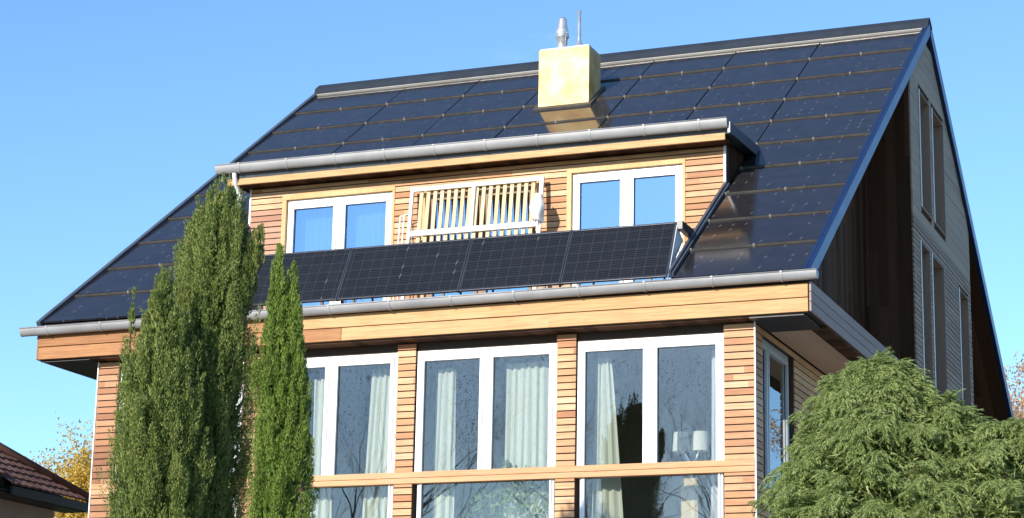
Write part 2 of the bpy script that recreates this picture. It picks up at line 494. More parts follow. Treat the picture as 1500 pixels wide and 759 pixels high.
# --- roof
RF = frame_M((0, 0, 0), (1, 0, 0), (0, math.cos(PITCH), math.sin(PITCH)), (0, -math.sin(PITCH), math.cos(PITCH)))
def ry(Y): return Y / math.cos(PITCH)                # slope distance from plan depth
CUTL, CUTR = -10.05, -1.98
DW = 2.88                                            # dormer wall plane
u = MB(RF)
for x0, x1, s0, s1 in ((-11.95, CUTL - .02, .03, SL - .05), (CUTR + .02, -.05, .03, SL - .05), (CUTL - .02, CUTR + .02, ry(4.06), SL - .05)):
    u.box(x0, x1, s0, s1, -.16, -.05)
roof = part(u, 'roof', M['under'])
cols = [-.10, -1.91, -3.455, -5.0, -6.89, -8.45, -10.0, -11.93]
rows = [SL * (1 - .0174 - .0984 * k) for k in range(11)]
npan = 0
def panel(x0, x1, s0, s1):
    me = bpy.data.meshes.new('roof_panel')
    t0 = .012 + random.uniform(-.002, .002); t1 = -.012 + random.uniform(-.002, .002); tw = random.uniform(-.0025, .0025)
    top = [(x0, s0, t0 + tw), (x1, s0, t0 - tw), (x1, s1, t1 - tw), (x0, s1, t1 + tw)]
    bot = [(p[0], p[1], p[2] - .03) for p in top]
    vs = [RF @ Vector(p) for p in top + bot]
    me.from_pydata([tuple(v) for v in vs], [], [(0, 1, 2, 3), (7, 6, 5, 4), (0, 4, 5, 1), (1, 5, 6, 2), (2, 6, 7, 3), (3, 7, 4, 0)])
    uv = me.uv_layers.new(name='UVMap')
    du = random.randint(0, 40) * .19
    for p in me.polygons:
        for li in p.loop_indices:
            v = me.loops[li].vertex_index % 4
            uv.data[li].uv = (top[v][0] + du + 30, top[v][1] + du * 2 + 30)
    me.materials.append(M['pv_roof'])
    o = bpy.data.objects.new('roof_panel', me); COL.objects.link(o); attach(o, roof)
for c in range(7):
    x1, x0 = cols[c] - .012, cols[c + 1] + .012
    for k in range(10):
        s1, s0 = rows[k] - .022, rows[k + 1] + .012
        if k == 9: s0 = .05
        if 1 <= c <= 5:
            if s1 < ry(4.1): continue
            s0 = max(s0, ry(4.07))
        if s1 - s0 < .1: continue
        panel(x0, x1, s0, s1)
rl = MB(RF); cl = MB(RF)
for k in range(1, 10):
    segs = [(-11.93, -.1)] if rows[k] > ry(4.15) else [(-11.93, CUTL - .02), (CUTR + .02, -.1)]
    for a, b_ in segs:
        rl.box(a, b_, rows[k] - .019, rows[k] - .007, -.05, .0125)
        x = b_
        for cx in [cols[i] for i in range(8)] + [(cols[i] + cols[i + 1]) / 2 for i in range(7)]:
            if a + .03 < cx < b_ - .01:
                cl.box(cx - .014, cx + .014, rows[k] - .026, rows[k] + .002, -.02, .019)
rl.build('panel_rail', M['rail'], roof); build_each(cl, 'panel_clip', M['clip'], roof)
# ridge, verge flashings
rc = MB()
rc.prism([(R - .165, H - .045), (R - .155, H + .02), (R + .02, H + .15), (R + .22, H + .02), (R + .2, H - .1), (R - .2, H - .1)], 'x', -11.99, 0.0)
rc.build('ridge_cap', M['ridge_metal'], roof)
rs = MB(RF); rs.box(-11.99, -.0, rows[0] - .03, rows[0] + .03, -.06, .03)
rs.build('ridge_strip', M['ridge_strip'], roof, bevel=.008)
vf = MB(RF); vf.box(-.10, -.06, .0, SL - .03, -.05, .03); vf.box(-.055, .004, .0, SL - .03, -.15, .035)
build_each(vf, 'verge_flashing', M['verge'], roof, bevel=.006)
vf = MB(RF); vf.box(-12.01, -11.935, .0, SL - .03, -.16, .04)
vf.build('verge_flashing', M['zinc_dark'], roof, bevel=.006)
RB = frame_M((0, 2 * R, 0), (1, 0, 0), (0, -math.cos(PITCH), math.sin(PITCH)), (0, math.sin(PITCH), math.cos(PITCH)))
bs = MB(RB); bs.box(-11.95, -.05, 0, SL - .12, -.16, .02)
bs.build('rear_slope', M['pv_roof'], roof)
vf = MB(RB); vf.box(-.055, .012, .0, SL - .10, -.17, .05); vf.box(-12.01, -11.955, .0, SL - .10, -.17, .05)
build_each(vf, 'verge_flashing', M['verge'], roof, bevel=.006)
# the roof's dark sloping underside at the gable
us = MB(RF); us.box(-.84, -.06, .1, SL - .25, -.22, -.17); us.build('roof_lining', M['dark_board'], roof)
us = MB(RB); us.box(-.84, -.06, .1, SL - .25, -.22, -.175); us.build('roof_lining', M['dark_board'], roof)

# gable walls set back under the verges
for x0, x1 in ((-1.06, -.86), (-11.2, -11.0)):
    g_ = MB(); g_.prism([(.35, -.155), (17.4, -.155), (17.4, .02), (R, H - .32), (.35, .02)], 'x', x0, x1)
    part(g_, 'gable_wall', M['dark_board_side'])
# projecting bay of the right gable
BY0, BY1, BX = 7.20, 12.45, -.05
ops = [(7.92, 8.86, 2.93, 5.0), (9.04, 10.12, 2.93, 5.0), (7.74, 8.56, -.14, 2.30), (8.70, 9.82, -.14, 2.30), (11.22, 12.16, -.14, 2.26)]
def bay_rows(mb, z0, z1, pitch, h, x0, x1, jit=True):
    gap = .225
    lo = lambda z: max(BY0, (z + gap) / TAN)
    hi = lambda z: min(BY1, 2 * R - (z + gap) / TAN)
    z = z0
    while z < z1 - .01:
        a, b_ = z, min(z + h, z1)
        if hi(b_) - lo(b_) > .05:
            cuts = sorted([(o[0], o[1]) for o in ops if o[2] < b_ - .004 and o[3] > a + .004])
            cur = (lo(a), lo(b_))
            for c0, c1 in cuts + [(None, None)]:
                end = (hi(a), hi(b_)) if c0 is None else (c0, c0)
                if end[0] - cur[0] > .01:
                    j = random.uniform(-.003, .003) if jit else 0
                    mb.prism([(cur[0], a), (end[0], a), (end[1], b_), (cur[1], b_)], 'x', x0, x1 + j)
                cur = (c1, c1)
        z += pitch
w_ = MB(); bay_rows(w_, -.145, 6.3, .095, .095, -.34, BX - .03, False)
w_.box(-.85, -.345, BY0 + .003, BY0 + .08, -.15, 4.95); w_.box(-.85, -.345, BY1 - .08, BY1 - .003, -.15, 3.5)
bay = part(w_, 'bay_wall', M['dark_board'])
w_ = MB(); bay_rows(w_, -.145, 2.62, .085, .070, BX - .028, BX); w_.build('slatted_cladding', M['grey_side'], bay)
w_ = MB(); bay_rows(w_, 2.63, 6.3, .19, .185, BX - .028, BX - .002); w_.build('board_cladding', M['grey_wide'], bay)
for y0, y1, z0, z1 in ops:
    mt = frame_M((BX - .003, 0, 0), (0, 1, 0), (0, 0, 1), (1, 0, 0))
    q = MB(mt); ring(q, y0 + .001, y1 - .001, z0 + .001, z1 - .001, .025, .025, .025, .025, -.33, .006)
    cs = part(q, 'window_casing', M['reveal'])
    q = MB(mt); q.box(y0 + .0, y0 + .055, z0, z1, .008, .016); q.build('casing_edge', M['white_wood'], cs)
    window((BX - .2, 0, 0), (0, 1, 0), (1, 0, 0), y0 + .026, y1 - .026, z0 + .026, z1 - .026, [], (M['grey_frame'], M['pane']))

# --- gutters
def gutter(x0, x1, y, z0, z1, r, mat, brackets, deep):
    g_ = MB(); n = 12; vs = []; fs = []
    for x, z in ((x0, z0), (x1, z1)):
        for rr in (r, r - .006):
            for k in range(n + 1):
                t_ = math.pi * k / n
                vs.append((x, y - rr * math.cos(t_), z - deep * rr * math.sin(t_)))
    m1 = n + 1
    for k in range(n):
        fs.append((k, k + 1, 2 * m1 + k + 1, 2 * m1 + k))
        fs.append((m1 + k + 1, m1 + k, 3 * m1 + k, 3 * m1 + k + 1))
    g_.add(vs, fs)
    for x, z in ((x0, z0), (x1, z1)):
        g_.add([(x, y - r * math.cos(math.pi * k / n), z - deep * r * math.sin(math.pi * k / n)) for k in range(n + 1)], [tuple(range(n + 1))])
    g_.tube([(x0, y - r, z0), (x1, y - r, z1)], .011, 8)
    go = part(g_, 'gutter', mat, smooth=False)
    for p in go.data.polygons:
        p.use_smooth = len(p.vertices) == 4
    for i in range(brackets):
        bb = MB()
        x = x0 + (x1 - x0) * (i + .5) / brackets; z = z0 + (z1 - z0) * (i + .5) / brackets
        rr = r + .006
        pts = [(y - rr * math.cos(math.pi * k / n), z - deep * rr * math.sin(math.pi * k / n)) for k in range(n + 1)]
        for k in range(n):
            (ya, za), (yb, zb) = pts[k], pts[k + 1]
            bb.add([(x - .014, ya, za), (x + .014, ya, za), (x + .014, yb, zb), (x - .014, yb, zb)], [(0, 1, 2, 3)])
        bb.box(x - .014, x + .014, y - rr - .006, y - rr + .02, z - .012, z + .01)
        bb.build('gutter_bracket', M['zinc'], go)
    return go
gutter(-12.20, .11, -.085, -.085, -.03, .078, M['zinc'], 13, 1.5)
dg = gutter(-10.44, -1.83, 2.45, 3.03, 3.0, .072, M['zinc'], 10, 2.0)
# small drain pipe at the left end of the dormer gutter
dp = MB(); dp.tube([(-10.12, 2.46, 2.95), (-10.12, 2.47, 2.84), (-10.13, 2.56, 2.72), (-10.15, 2.72, 2.6), (-10.15, 2.74, 2.42), (-10.15, 2.66, 2.22), (-10.16, 2.60, 2.05)], .038, 10)
part(dp, 'drain_pipe', M['white_plate'], smooth=True)

# --- dormer
dr = MB()
dr.prism([(2.50, 2.93), (4.35, 3.02), (4.35, 2.90), (2.55, 2.80)], 'x', -10.33, -1.84)
dorm = part(dr, 'dormer_roof', M['zinc_dark'])
q = MB(); q.prism([(2.46, 2.955), (4.12, 3.035), (4.12, 2.86), (2.46, 2.79)], 'x', -1.835, -1.80); q.prism([(2.5, 2.95), (4.3, 3.03), (4.3, 2.86), (2.5, 2.79)], 'x', -10.37, -10.335)
build_each(q, 'verge_trim', M['zinc_dark'], dorm)
q = MB(); q.box(-10.28, -1.90, 2.535, 2.575, 2.71, 2.815); q.build('dormer_fascia', M['pine'], dorm, bevel=.005)
q = MB(); q.box(-10.28, -1.90, 2.578, DW + .05, 2.735, 2.76); q.build('dormer_soffit', M['dark_board'], dorm)
DO = [(-9.44, -7.43, -.03, 2.56), (-6.95, -4.98, -.03, 2.50), (-4.52, -2.62, -.03, 2.58)]
b = MB(); s = MB()
xs = [(-10.04, -9.44), (-7.43, -6.95), (-4.98, -4.52), (-2.62, -1.99)]
for x0, x1 in xs:
    b.box(x0 + .004, x1 - .004, DW + .024, DW + .2, -.05, 2.735); slats_x(s, x0 + (.0 if x0 > -10 else .03), x1 - (.03 if x1 > -2.1 else 0), -.03 if x0 > -10 else 2.36, 2.71, DW)
for x0, x1, z0, z1 in DO:
    b.box(x0 - .003, x1 + .003, DW + .026, DW + .2, z1, 2.73); slats_x(s, x0, x1, z1, 2.71, DW)
M['slat_pink_shade'] = wood('larch_slats_pink_shade', [(0, (.38, .19, .12)), (.5, (.47, .26, .17)), (1, (.54, .34, .23))], 'zx', .098, 1.9, stain=(.27, .15, .10))  # tree shade on the lower left dormer slats, painted as a pinkish tone
dw = part(b, 'dormer_wall', M['backing'])
s2 = MB(); slats_x(s2, -10.01, -9.44, -.03, 2.352, DW); s2.build('cladding', M['slat_pink_shade'], dw); s.build('cladding', M['slat'], dw)
q = MB(); q.box(-2.02, -1.985, DW - .012, DW + .02, -.05, 2.72); q.box(-10.045, -10.012, DW - .012, DW + .02, -.05, 2.72)
build_each(q, 'corner_trim', M['white_wood'], dw)
for i, (x0, x1, z0, z1) in enumerate(DO):
    q = MB(); tw = .075
    q.box(x0, x0 + tw, DW - .012, DW + .14, z0, z1 - tw); q.box(x1 - tw * .6, x1, DW - .012, DW + .14, z0, z1 - tw); q.box(x0, x1, DW - .012, DW + .14, z1 - tw, z1)
    part(q, 'window_casing', M['casing'], bevel=.004)
    window((0, DW + .045, 0), (1, 0, 0), (0, -1, 0), x0 + tw, x1 - tw * .6, z0, z1 - tw, [(x0 + x1) / 2 + .01], (M['white'] if i != 1 else M['reveal'], M['pane_dormer']), fl=.06, sash=.06, mull=.09, top=.075)
# cheeks above the roof
for x0, x1 in ((-2.06, -1.995), (-10.035, -9.97)):
    q = MB(); q.prism([(DW + .03, DW * TAN - .1), (4.3, 4.3 * TAN - .1), (4.3, 2.93), (DW + .03, 2.86)], 'x', x0, x1)
    part(q, 'dormer_cheek', M['dark_board_side'])
# terrace cut into the roof
q = MB(); q.box(CUTL - .02, CUTR + .02, .1, DW + .02, -.16, -.05)
part(q, 'terrace_floor', M['terrace'])
for x0, x1 in ((CUTR, CUTR + .018), (CUTL - .018, CUTL)):
    q = MB(); q.prism([(.12, -.05), (DW, -.05), (DW, DW * TAN - .03), (.12, .12 * TAN - .03)], 'x', x0, x1)
    part(q, 'terrace_cheek', M['black_metal'])
q = MB(RF); q.box(CUTR - .015, CUTR + .022, ry(.12), ry(DW), -.02, .075); q.box(CUTR + .03, CUTR + .055, ry(.12), ry(DW), -.02, .04)
q.build('cut_flashing', M['zinc_dark'], roof)
q = MB(RF); q.box(CUTL - .03, CUTL + .015, ry(.12), ry(DW), -.02, .06)
q.build('cut_flashing', M['zinc'], roof)

# --- chimney
q = MB(); q.prism([(6.79, 6.79 * TAN - .05), (7.40, 7.40 * TAN - .05), (7.40, 6.02), (6.79, 6.02)], 'x', -6.55, -5.60)
chim = part(q, 'chimney', M['brass'], bevel=.008)
q = MB(); q.box(-6.53, -5.62, 6.81, 7.38, 6.022, 6.05); q.build('chimney_lid', M['zinc_dark'], chim)
q = MB(RF); q.box(-6.62, -5.53, ry(6.79) - .10, ry(7.40) + .1, -.01, .03); q.build('chimney_flashing', M['rail'], chim)
q = MB(); q.lathe([(.085, 6.05), (.095, 6.30), (.125, 6.33), (.125, 6.36), (.10, 6.37), (.125, 6.40), (.11, 6.47), (.10, 6.50), (.092, 6.52), (.075, 6.67), (.06, 6.70), (.05, 6.66)], -6.22, 7.08, 24)
q.build('flue_pipe', M['steel'], chim, smooth=True)
q = MB(); q.lathe([(.13, 6.05), (.115, 6.07), (.045, 6.21), (.032, 6.24), (.032, 6.80), (.0, 6.81)], -5.90, 7.08, 20)
q.build('vent_pipe', M['steel'], chim, smooth=True)

# --- rooms behind the glass
def room(x0, x1, y0, y1, z0, z1, name):
    q = MB()
    q.box(x0, x1, y1, y1 + .1, z0, z1); q.box(x0 - .1, x0, y0, y1, z0, z1)
    q.box(x0, x1, y0, y1, z1, z1 + .04)
    if name == 'dormer_room': q.box(x1, x1 + .05, y0, y1, z0, z1)
    o = part(q, name, M['interior'])
    q = MB(); q.box(x0, x1, y0, y1, z0 - .1, z0 - .003); q.build('room_floor', M['interior_floor'], o)
room(XL + .25, XR - .26, WY + .24, 5.5, -4.4, -.62, 'living_room')
room(-9.9, -2.12, DW + .22, 5.2, -.02, 2.68, 'dormer_room')

# ------------------------------------------------------------------ balcony solar panels
seams = [-2.08, -3.64, -5.18, -7.10, -8.615, -10.02]
labels = ['black solar panel at the right end of the balcony row, with a white side plate', 'second black solar panel from the right end of the balcony row',
          'widest black solar panel, in the middle of the row below the leaning slatted panel', 'black solar panel below the left dormer window, right of the slim cypress', 'black solar panel at the left end of the row, half hidden by the tall cypress']
b0, b1 = Vector((0, .30, .13)), Vector((0, .75, 1.01))
vdir = (b1 - b0).normalized(); nrm = Vector((1, 0, 0)).cross(vdir); PLEN = (b1 - b0).length
for i in range(5):
    x1, x0 = seams[i] - .004, seams[i + 1] + .004
    root = thing('solar_panel', labels[i], 'solar panel', ((x0 + x1) / 2, .3, -.05), 'solar panels along the balcony edge')
    PM = frame_M(b0, (1, 0, 0), vdir, nrm)
    f = MB(PM); ring(f, x0, x1, 0, PLEN, .022, .022, .022, .022, -.035, .004)
    f.build('frame', M['module_frame'], root, bevel=.003)
    me = bpy.data.meshes.new('cell_face')
    cs = [(x0 + .02, .02, 0), (x1 - .02, .02, 0), (x1 - .02, PLEN - .02, 0), (x0 + .02, PLEN - .02, 0)]
    bk_ = [(p[0], p[1], -.03) for p in cs]
    me.from_pydata([tuple(PM @ Vector(p)) for p in cs + bk_], [], [(0, 1, 2, 3), (7, 6, 5, 4)])
    uv = me.uv_layers.new(name='UVMap')
    for p in me.polygons:
        for li in p.loop_indices:
            v = me.loops[li].vertex_index % 4
            uv.data[li].uv = (cs[v][0] + 40 + i * .17 * 7, cs[v][1] + 10 + i * .17 * 3)
    me.materials.append(M['pv_balcony'])
    o = bpy.data.objects.new('cell_face', me); COL.objects.link(o); attach(o, root)
    p = MB()
    for xx in (x0 + .25, x1 - .25):
        p.box(xx - .02, xx + .02, .33, .37, -.05, .17); p.tube([(xx, .73, .93), (xx, 1.1, -.05)], .018, 6)
    p.add([tuple(PM @ Vector(v)) for v in ((x0 - .03, 0, -.045), (x0 + .03, 0, -.045), (x0 + .03, PLEN, -.045), (x0 - .03, PLEN, -.045))], [(0, 1, 2, 3)])
    p.build('mount', M['black_metal'], root)
    if i == 0:
        q = MB(); q.prism([(.36, .17), (.74, .96), (1.02, .80)], 'x', x1 + .004, x1 + .012); q.build('side_plate', M['white_plate'], root)
        q = MB(); q.box(x1 + .002, x1 + .09, .74, 1.36, .90, 1.02); q.prism([(.30, .12), (.36, .12), (1.30, .84), (1.30, .93)], 'x', x1 + .014, x1 + .075)
        q.build('bracket', M['black_metal'], root, bevel=.004)

# ------------------------------------------------------------------ leaning slatted panel and cloth on the dormer balcony
lg = thing('slatted_panel', 'white framed slatted wooden panel leaning on the dormer wall between the windows', 'slatted panel', (-5.95, 2.5, -.05))
def lean(z): return 2.56 + (z - 1.2) * .13
LM = frame_M((0, 2.40, -.05), (1, 0, 0), Vector((0, .13, 1)).normalized(), Vector((0, -1, .13)).normalized())
q = MB(LM)
for x0, x1 in ((-7.08, -7.025), (-4.90, -4.835)): q.box(x0, x1, 0, 2.52, -.02, .025)
q.box(-6.03, -5.97, 1.78, 2.45, -.02, .025)
q.box(-7.025, -4.90, 2.45, 2.52, -.018, .022); q.box(-7.025, -4.90, 1.69, 1.78, -.018, .028);
q.build('frame', M['white_wood'], lg, bevel=.005)
q = MB(LM); n = 17
M['pale_slat'] = wood('pale_slat_wood', [(0, (.62, .45, .24)), (1, (.70, .54, .33))], 'xz', .116, 3, 0, .25)
for k in range(n):
    x = -6.96 + (k + .5) * (2.0 / n)
    q.box(x - .03, x + .03, 1.5, 2.46, -.045, -.022)
q.build('slats', M['pale_slat'], lg)
q = MB(LM); q.tube([(-7.14, 0, 0), (-7.16, 2.05, 0)], .012, 6); q.tube([(-7.20, 0, .02), (-7.215, 2.05, .02)], .012, 6); q.tube([(-7.22, 2.05, .01), (-7.03, 2.09, .0)], .010, 6)
q.build('rods', M['white_wood'], lg)
# cloth slung over the right upright
def cloth_obj():
    nu, nv = 14, 18
    vs, fs = [], []
    for j in range(nv + 1):
        t_ = j / nv
        for i in range(nu + 1):
            a = i / nu
            w = .055 + .04 * math.sin(t_ * 2.8)
            x = -4.845 + (a - .5) * 2 * w + .012 * math.sin(9 * t_ + 4 * a)
            z = 2.13 - .42 * t_ - .05 * abs(a - .45) * (1 + t_)
            y = 2.60 - .05 - .04 * math.sin(a * 9 + t_ * 2) - .05 * math.sin(math.pi * a) - .07 * math.sin(math.pi * t_)
            vs.append((x, y, z))
    for j in range(nv):
        for i in range(nu):
            k = j * (nu + 1) + i
            fs.append((k, k + 1, k + nu + 2, k + nu + 1))
    o = MB().add(vs, fs).build('cloth', M['cloth'], None, smooth=True)
    m = o.modifiers.new('solid', 'SOLIDIFY'); m.thickness = .02
    m = o.modifiers.new('sub', 'SUBSURF'); m.levels = 1; m.render_levels = 1
    return tag(o, 'crumpled white cloth hanging on the right post of the slatted panel', 'cloth')
cloth_obj()

# ------------------------------------------------------------------ curtains, lamp, plant
def curtain(x0, x1, x0b, x1b, zt, zb, y, mat, label, folds, group, amp=.035):
    nu, nv = max(24, int(folds * 10)), 14
    vs, fs = [], []
    ph = random.uniform(0, 6)
    for j in range(nv + 1):
        t_ = j / nv; e = t_ ** .8
        a0, a1 = x0 + (x0b - x0) * e, x1 + (x1b - x1) * e
        for i in range(nu + 1):
            a = i / nu
            x = a0 + (a1 - a0) * a + .006 * math.sin(5 * t_ + i)
            yy = y + amp * math.sin(ph + 2 * math.pi * folds * a + .5 * math.sin(2.2 * t_)) * (.6 + .4 * t_) + .012 * math.sin(7 * a + 3 * t_)
            vs.append((x, yy, zt + (zb - zt) * t_))
    for j in range(nv):
        for i in range(nu):
            k = j * (nu + 1) + i
            fs.append((k, k + 1, k + nu + 2, k + nu + 1))
    o = MB().add(vs, fs).build('curtain', mat, None, smooth=True)
    return tag(o, label, 'curtain', group)
gc = 'curtains in the big front windows'
CT = -.86
curtain(-5.64, -5.34, -5.70, -5.33, CT - .05, -4.35, .66, M['curtain'], 'narrow pale green curtain at the left edge of the middle big window', 3, gc)
curtain(-4.58, -3.93, -4.58, -3.90, CT - .03, -4.35, .66, M['curtain'], 'wide pale green curtain behind the right half of the middle big window', 6, gc)
curtain(-3.22, -3.00, -3.30, -2.72, CT - .02, -4.35, .66, M['curtain'], 'pale green curtain flaring downwards at the left edge of the right big window', 3.5, gc)
curtain(-1.56, -1.40, -1.60, -1.38, CT, -4.35, .66, M['sheer'], 'thin white curtain at the right edge of the right big window', 2, gc)
curtain(-6.66, -6.20, -6.80, -6.20, CT, -4.35, .66, M['curtain'], 'pale green curtain at the right edge of the big window beside the slim cypress', 5, gc)
curtain(-7.58, -7.26, -7.55, -7.20, CT - .1, -4.35, .66, M['curtain'], 'pale curtain seen just right of the slim cypress in the big window', 3, gc)
gd = 'sheer curtains in the left dormer window'
curtain(-9.28, -8.5, -9.25, -8.52, 2.47, .05, DW + .32, M['sheer'], 'white sheer curtain behind the left sash of the left dormer window', 7, gd, .02)
curtain(-8.36, -7.55, -8.15, -7.55, 2.47, .05, DW + .32, M['sheer'], 'white sheer curtain behind the right sash of the left dormer window', 7, gd, .02)
curtain(-2.10, -1.86, -2.12, -1.86, -2.55, -4.35, 1.0, M['beige'], 'beige cloth hanging low behind the lower pane of the right big window', 2, None, .02)

lp = thing('floor_lamp', 'floor lamp with two pale fabric shades in the right big window', 'lamp', (-2.05, 1.35, -4.4))
for cx in (-2.20, -1.93):
    q = MB(); q.lathe([(.125, -2.13), (.105, -1.86)], cx, 1.35, 20); q.f.pop(); q.build('lamp_shade', M['shade'], lp, smooth=True)
q = MB(); q.tube([(-2.05, 1.35, -4.4), (-2.05, 1.35, -2.5), (-2.07, 1.35, -2.3), (-2.16, 1.35, -2.14), (-2.20, 1.35, -2.0)], .014, 8); q.tube([(-2.05, 1.35, -2.5), (-2.02, 1.35, -2.3), (-1.95, 1.35, -2.14), (-1.93, 1.35, -2.0)], .014, 8)
q.build('stem', M['white_wood'], lp, smooth=True)
q = MB(); q.lathe([(.16, -4.4), (.16, -4.38), (.02, -4.36)], -2.05, 1.35, 20); q.build('base', M['white_wood'], lp)

# ------------------------------------------------------------------ foliage tools
def unit(v): return v / np.maximum(np.linalg.norm(v, axis=-1, keepdims=True), 1e-9)
def blades(P, D, L, W, fan=None):
    """separate pointed leaves: base P, direction D, length L, width W"""
    D = unit(D); n = len(P)
    r = unit(rng.normal(size=(n, 3)))
    side = unit(np.cross(D, r))
    L = np.broadcast_to(np.asarray(L, float).reshape(-1, 1), (n, 1)); W = np.broadcast_to(np.asarray(W, float).reshape(-1, 1), (n, 1))
    V = np.empty((n, 3, 3))
    mid = P + D * L * .35
    V[:, 0] = P - side * W * .25 * 0 + D * 0
    V[:, 1] = mid + side * W * .5
    V[:, 2] = P + D * L
    V2 = V.copy(); V2[:, 1] = mid - side * W * .5
    # one leaf = one triangle with the base widened
    T = np.empty((n, 3, 3)); T[:, 0] = P - side * W * .5; T[:, 1] = P + side * W * .5; T[:, 2] = P + D * L
    return T

def cypress(name, label, leaders, base, mat, nblade=230, outward=.2, bl=(.016, .042), bw=.0095, group=None):
    """leaders: (x at foot, y, x at tip, ztop, [(z, r)...], plume count); sprays of scale leaves on upswept plumes"""
    root = thing(name, label, 'conifer', (base[0], base[1], GZ))
    tk = MB()
    Ts = []
    for (x, y, xt, zt, prof, npl) in leaders:
        zs = np.array([p[0] for p in prof]); rs = np.array([p[1] for p in prof])
        z0 = max(zs[0], -4.6)
        ax = lambda z: x + (xt - x) * np.clip((z - z0) / (zt - z0), 0, 1)
        tk.tube([(base[0], base[1], GZ), ((x + base[0]) / 2, (y + base[1]) / 2, (GZ + zs[0]) / 2 - .5), (x, y, zs[0]), (xt, y, zt - .3)], [.13, .1, .05, .008], 8)
        n0 = npl * 5
        zz = zs[0] + (zt - .08 - zs[0]) * rng.random(n0) ** .75
        rr = np.interp(zz, zs, rs)
        keep = rng.random(n0) < (rr / rs.max()) ** .8
        zz, rr = zz[keep][:npl], rr[keep][:npl]; n_p = len(zz)
        th = rng.uniform(0, 2 * np.pi, n_p)
        lump = 1 + .05 * np.sin(3 * th + 1.7 * zz) + .13 * np.sin(8 * th + 1.1 * np.sin(1.9 * zz) + 1) + .10 * np.sin(15 * th + 1.5 * np.sin(2.7 * zz + 2)) + .06 * np.sin(5 * zz + 4 * th)
        depth = rng.uniform(.5, 1.0, n_p) ** .35
        out = np.stack([np.cos(th), np.sin(th), np.zeros_like(th)], 1)
        P0 = np.stack([ax(zz), np.full_like(th, y), zz], 1) + out * (rr * lump * depth)[:, None] * .9
        Ld = rng.uniform(.24, .60, n_p) * np.clip(rr / .35, .45, 1.1)
        Ld = np.minimum(Ld, np.maximum(zt - zz + .04, .08))
        Dd = unit(np.array([0, 0, 1.0]) + out * (outward * rng.uniform(.1, 1.3, n_p))[:, None] - out * (.35 * np.clip(1 - rr / .2, 0, 1))[:, None] + rng.normal(size=(n_p, 3)) * .07)
        prad = rng.uniform(.03, .065, n_p) * np.clip(rr / .3, .4, 1.1)
        for i in range(n_p):
            n_ = int(nblade * rng.uniform(.7, 1.2) * (.45 + .55 * min(1, rr[i] / .25)))
            t_ = rng.random(n_) ** .9
            e = unit(np.cross(Dd[i], [1, .3, 0])); f_ = np.cross(Dd[i], e)
            an = rng.uniform(0, 2 * np.pi, n_)
            ra = prad[i] * (np.sin(np.pi * np.clip(t_ * .85 + .12, 0, 1)) ** .6) * rng.uniform(.25, 1, n_) ** .6
            o2 = np.cos(an)[:, None] * e + np.sin(an)[:, None] * f_
            P = P0[i] + Dd[i] * (t_ * Ld[i])[:, None] + o2 * ra[:, None]
            D = Dd[i] * .9 + o2 * rng.uniform(.1, .75, n_)[:, None] + rng.normal(size=(n_, 3)) * .15
            Ts.append(blades(P, D, rng.uniform(bl[0], bl[1], n_), bw * rng.uniform(.7, 1.4, n_)))
        # foliage deep inside the crown
        ni = int(npl * 26)
        zi = rng.uniform(zs[0], zt - .2, ni); ri = np.interp(zi, zs, rs) * rng.uniform(.1, .72, ni); ti = rng.uniform(0, 2 * np.pi, ni)
        P = np.stack([ax(zi) + ri * np.cos(ti), y + ri * np.sin(ti), zi], 1)
        D = np.stack([np.cos(ti) * .4, np.sin(ti) * .4, np.ones(ni)], 1) + rng.normal(size=(ni, 3)) * .3
        w_ = np.clip(np.interp(zi, zs, rs) / .3, .25, 1)
        Ts.append(blades(P, D, rng.uniform(.08, .16, ni) * w_, rng.uniform(.03, .06, ni) * w_))
    tk.build('trunk', M['bark'], root, smooth=True)
    tri_mesh('crown', np.concatenate(Ts), mat, root)
    return root

M['bark'] = plain('bark', (.11, .075, .05), .9, 0, .1, .3, 9, .4)
M['bark_grey'] = plain('grey_bark', (.15, .125, .115), .9, 0, .1, .3, 9, .4)
M['cyp_a'] = leaf_mat('cypress_foliage', [(.18, (.03, .055, .012)), (.42, (.095, .145, .03)), (.65, (.20, .255, .06)), (.92, (.40, .37, .13))], .16)
M['cyp_b'] = leaf_mat('bright_cypress_foliage', [(.18, (.035, .07, .012)), (.45, (.12, .19, .03)), (.7, (.21, .29, .05)), (.95, (.32, .39, .09))], .2)
M['bush'] = leaf_mat('weeping_conifer_foliage', [(.18, (.10, .15, .04)), (.42, (.225, .305, .085)), (.65, (.34, .415, .15)), (.92, (.52, .54, .27))], .38)

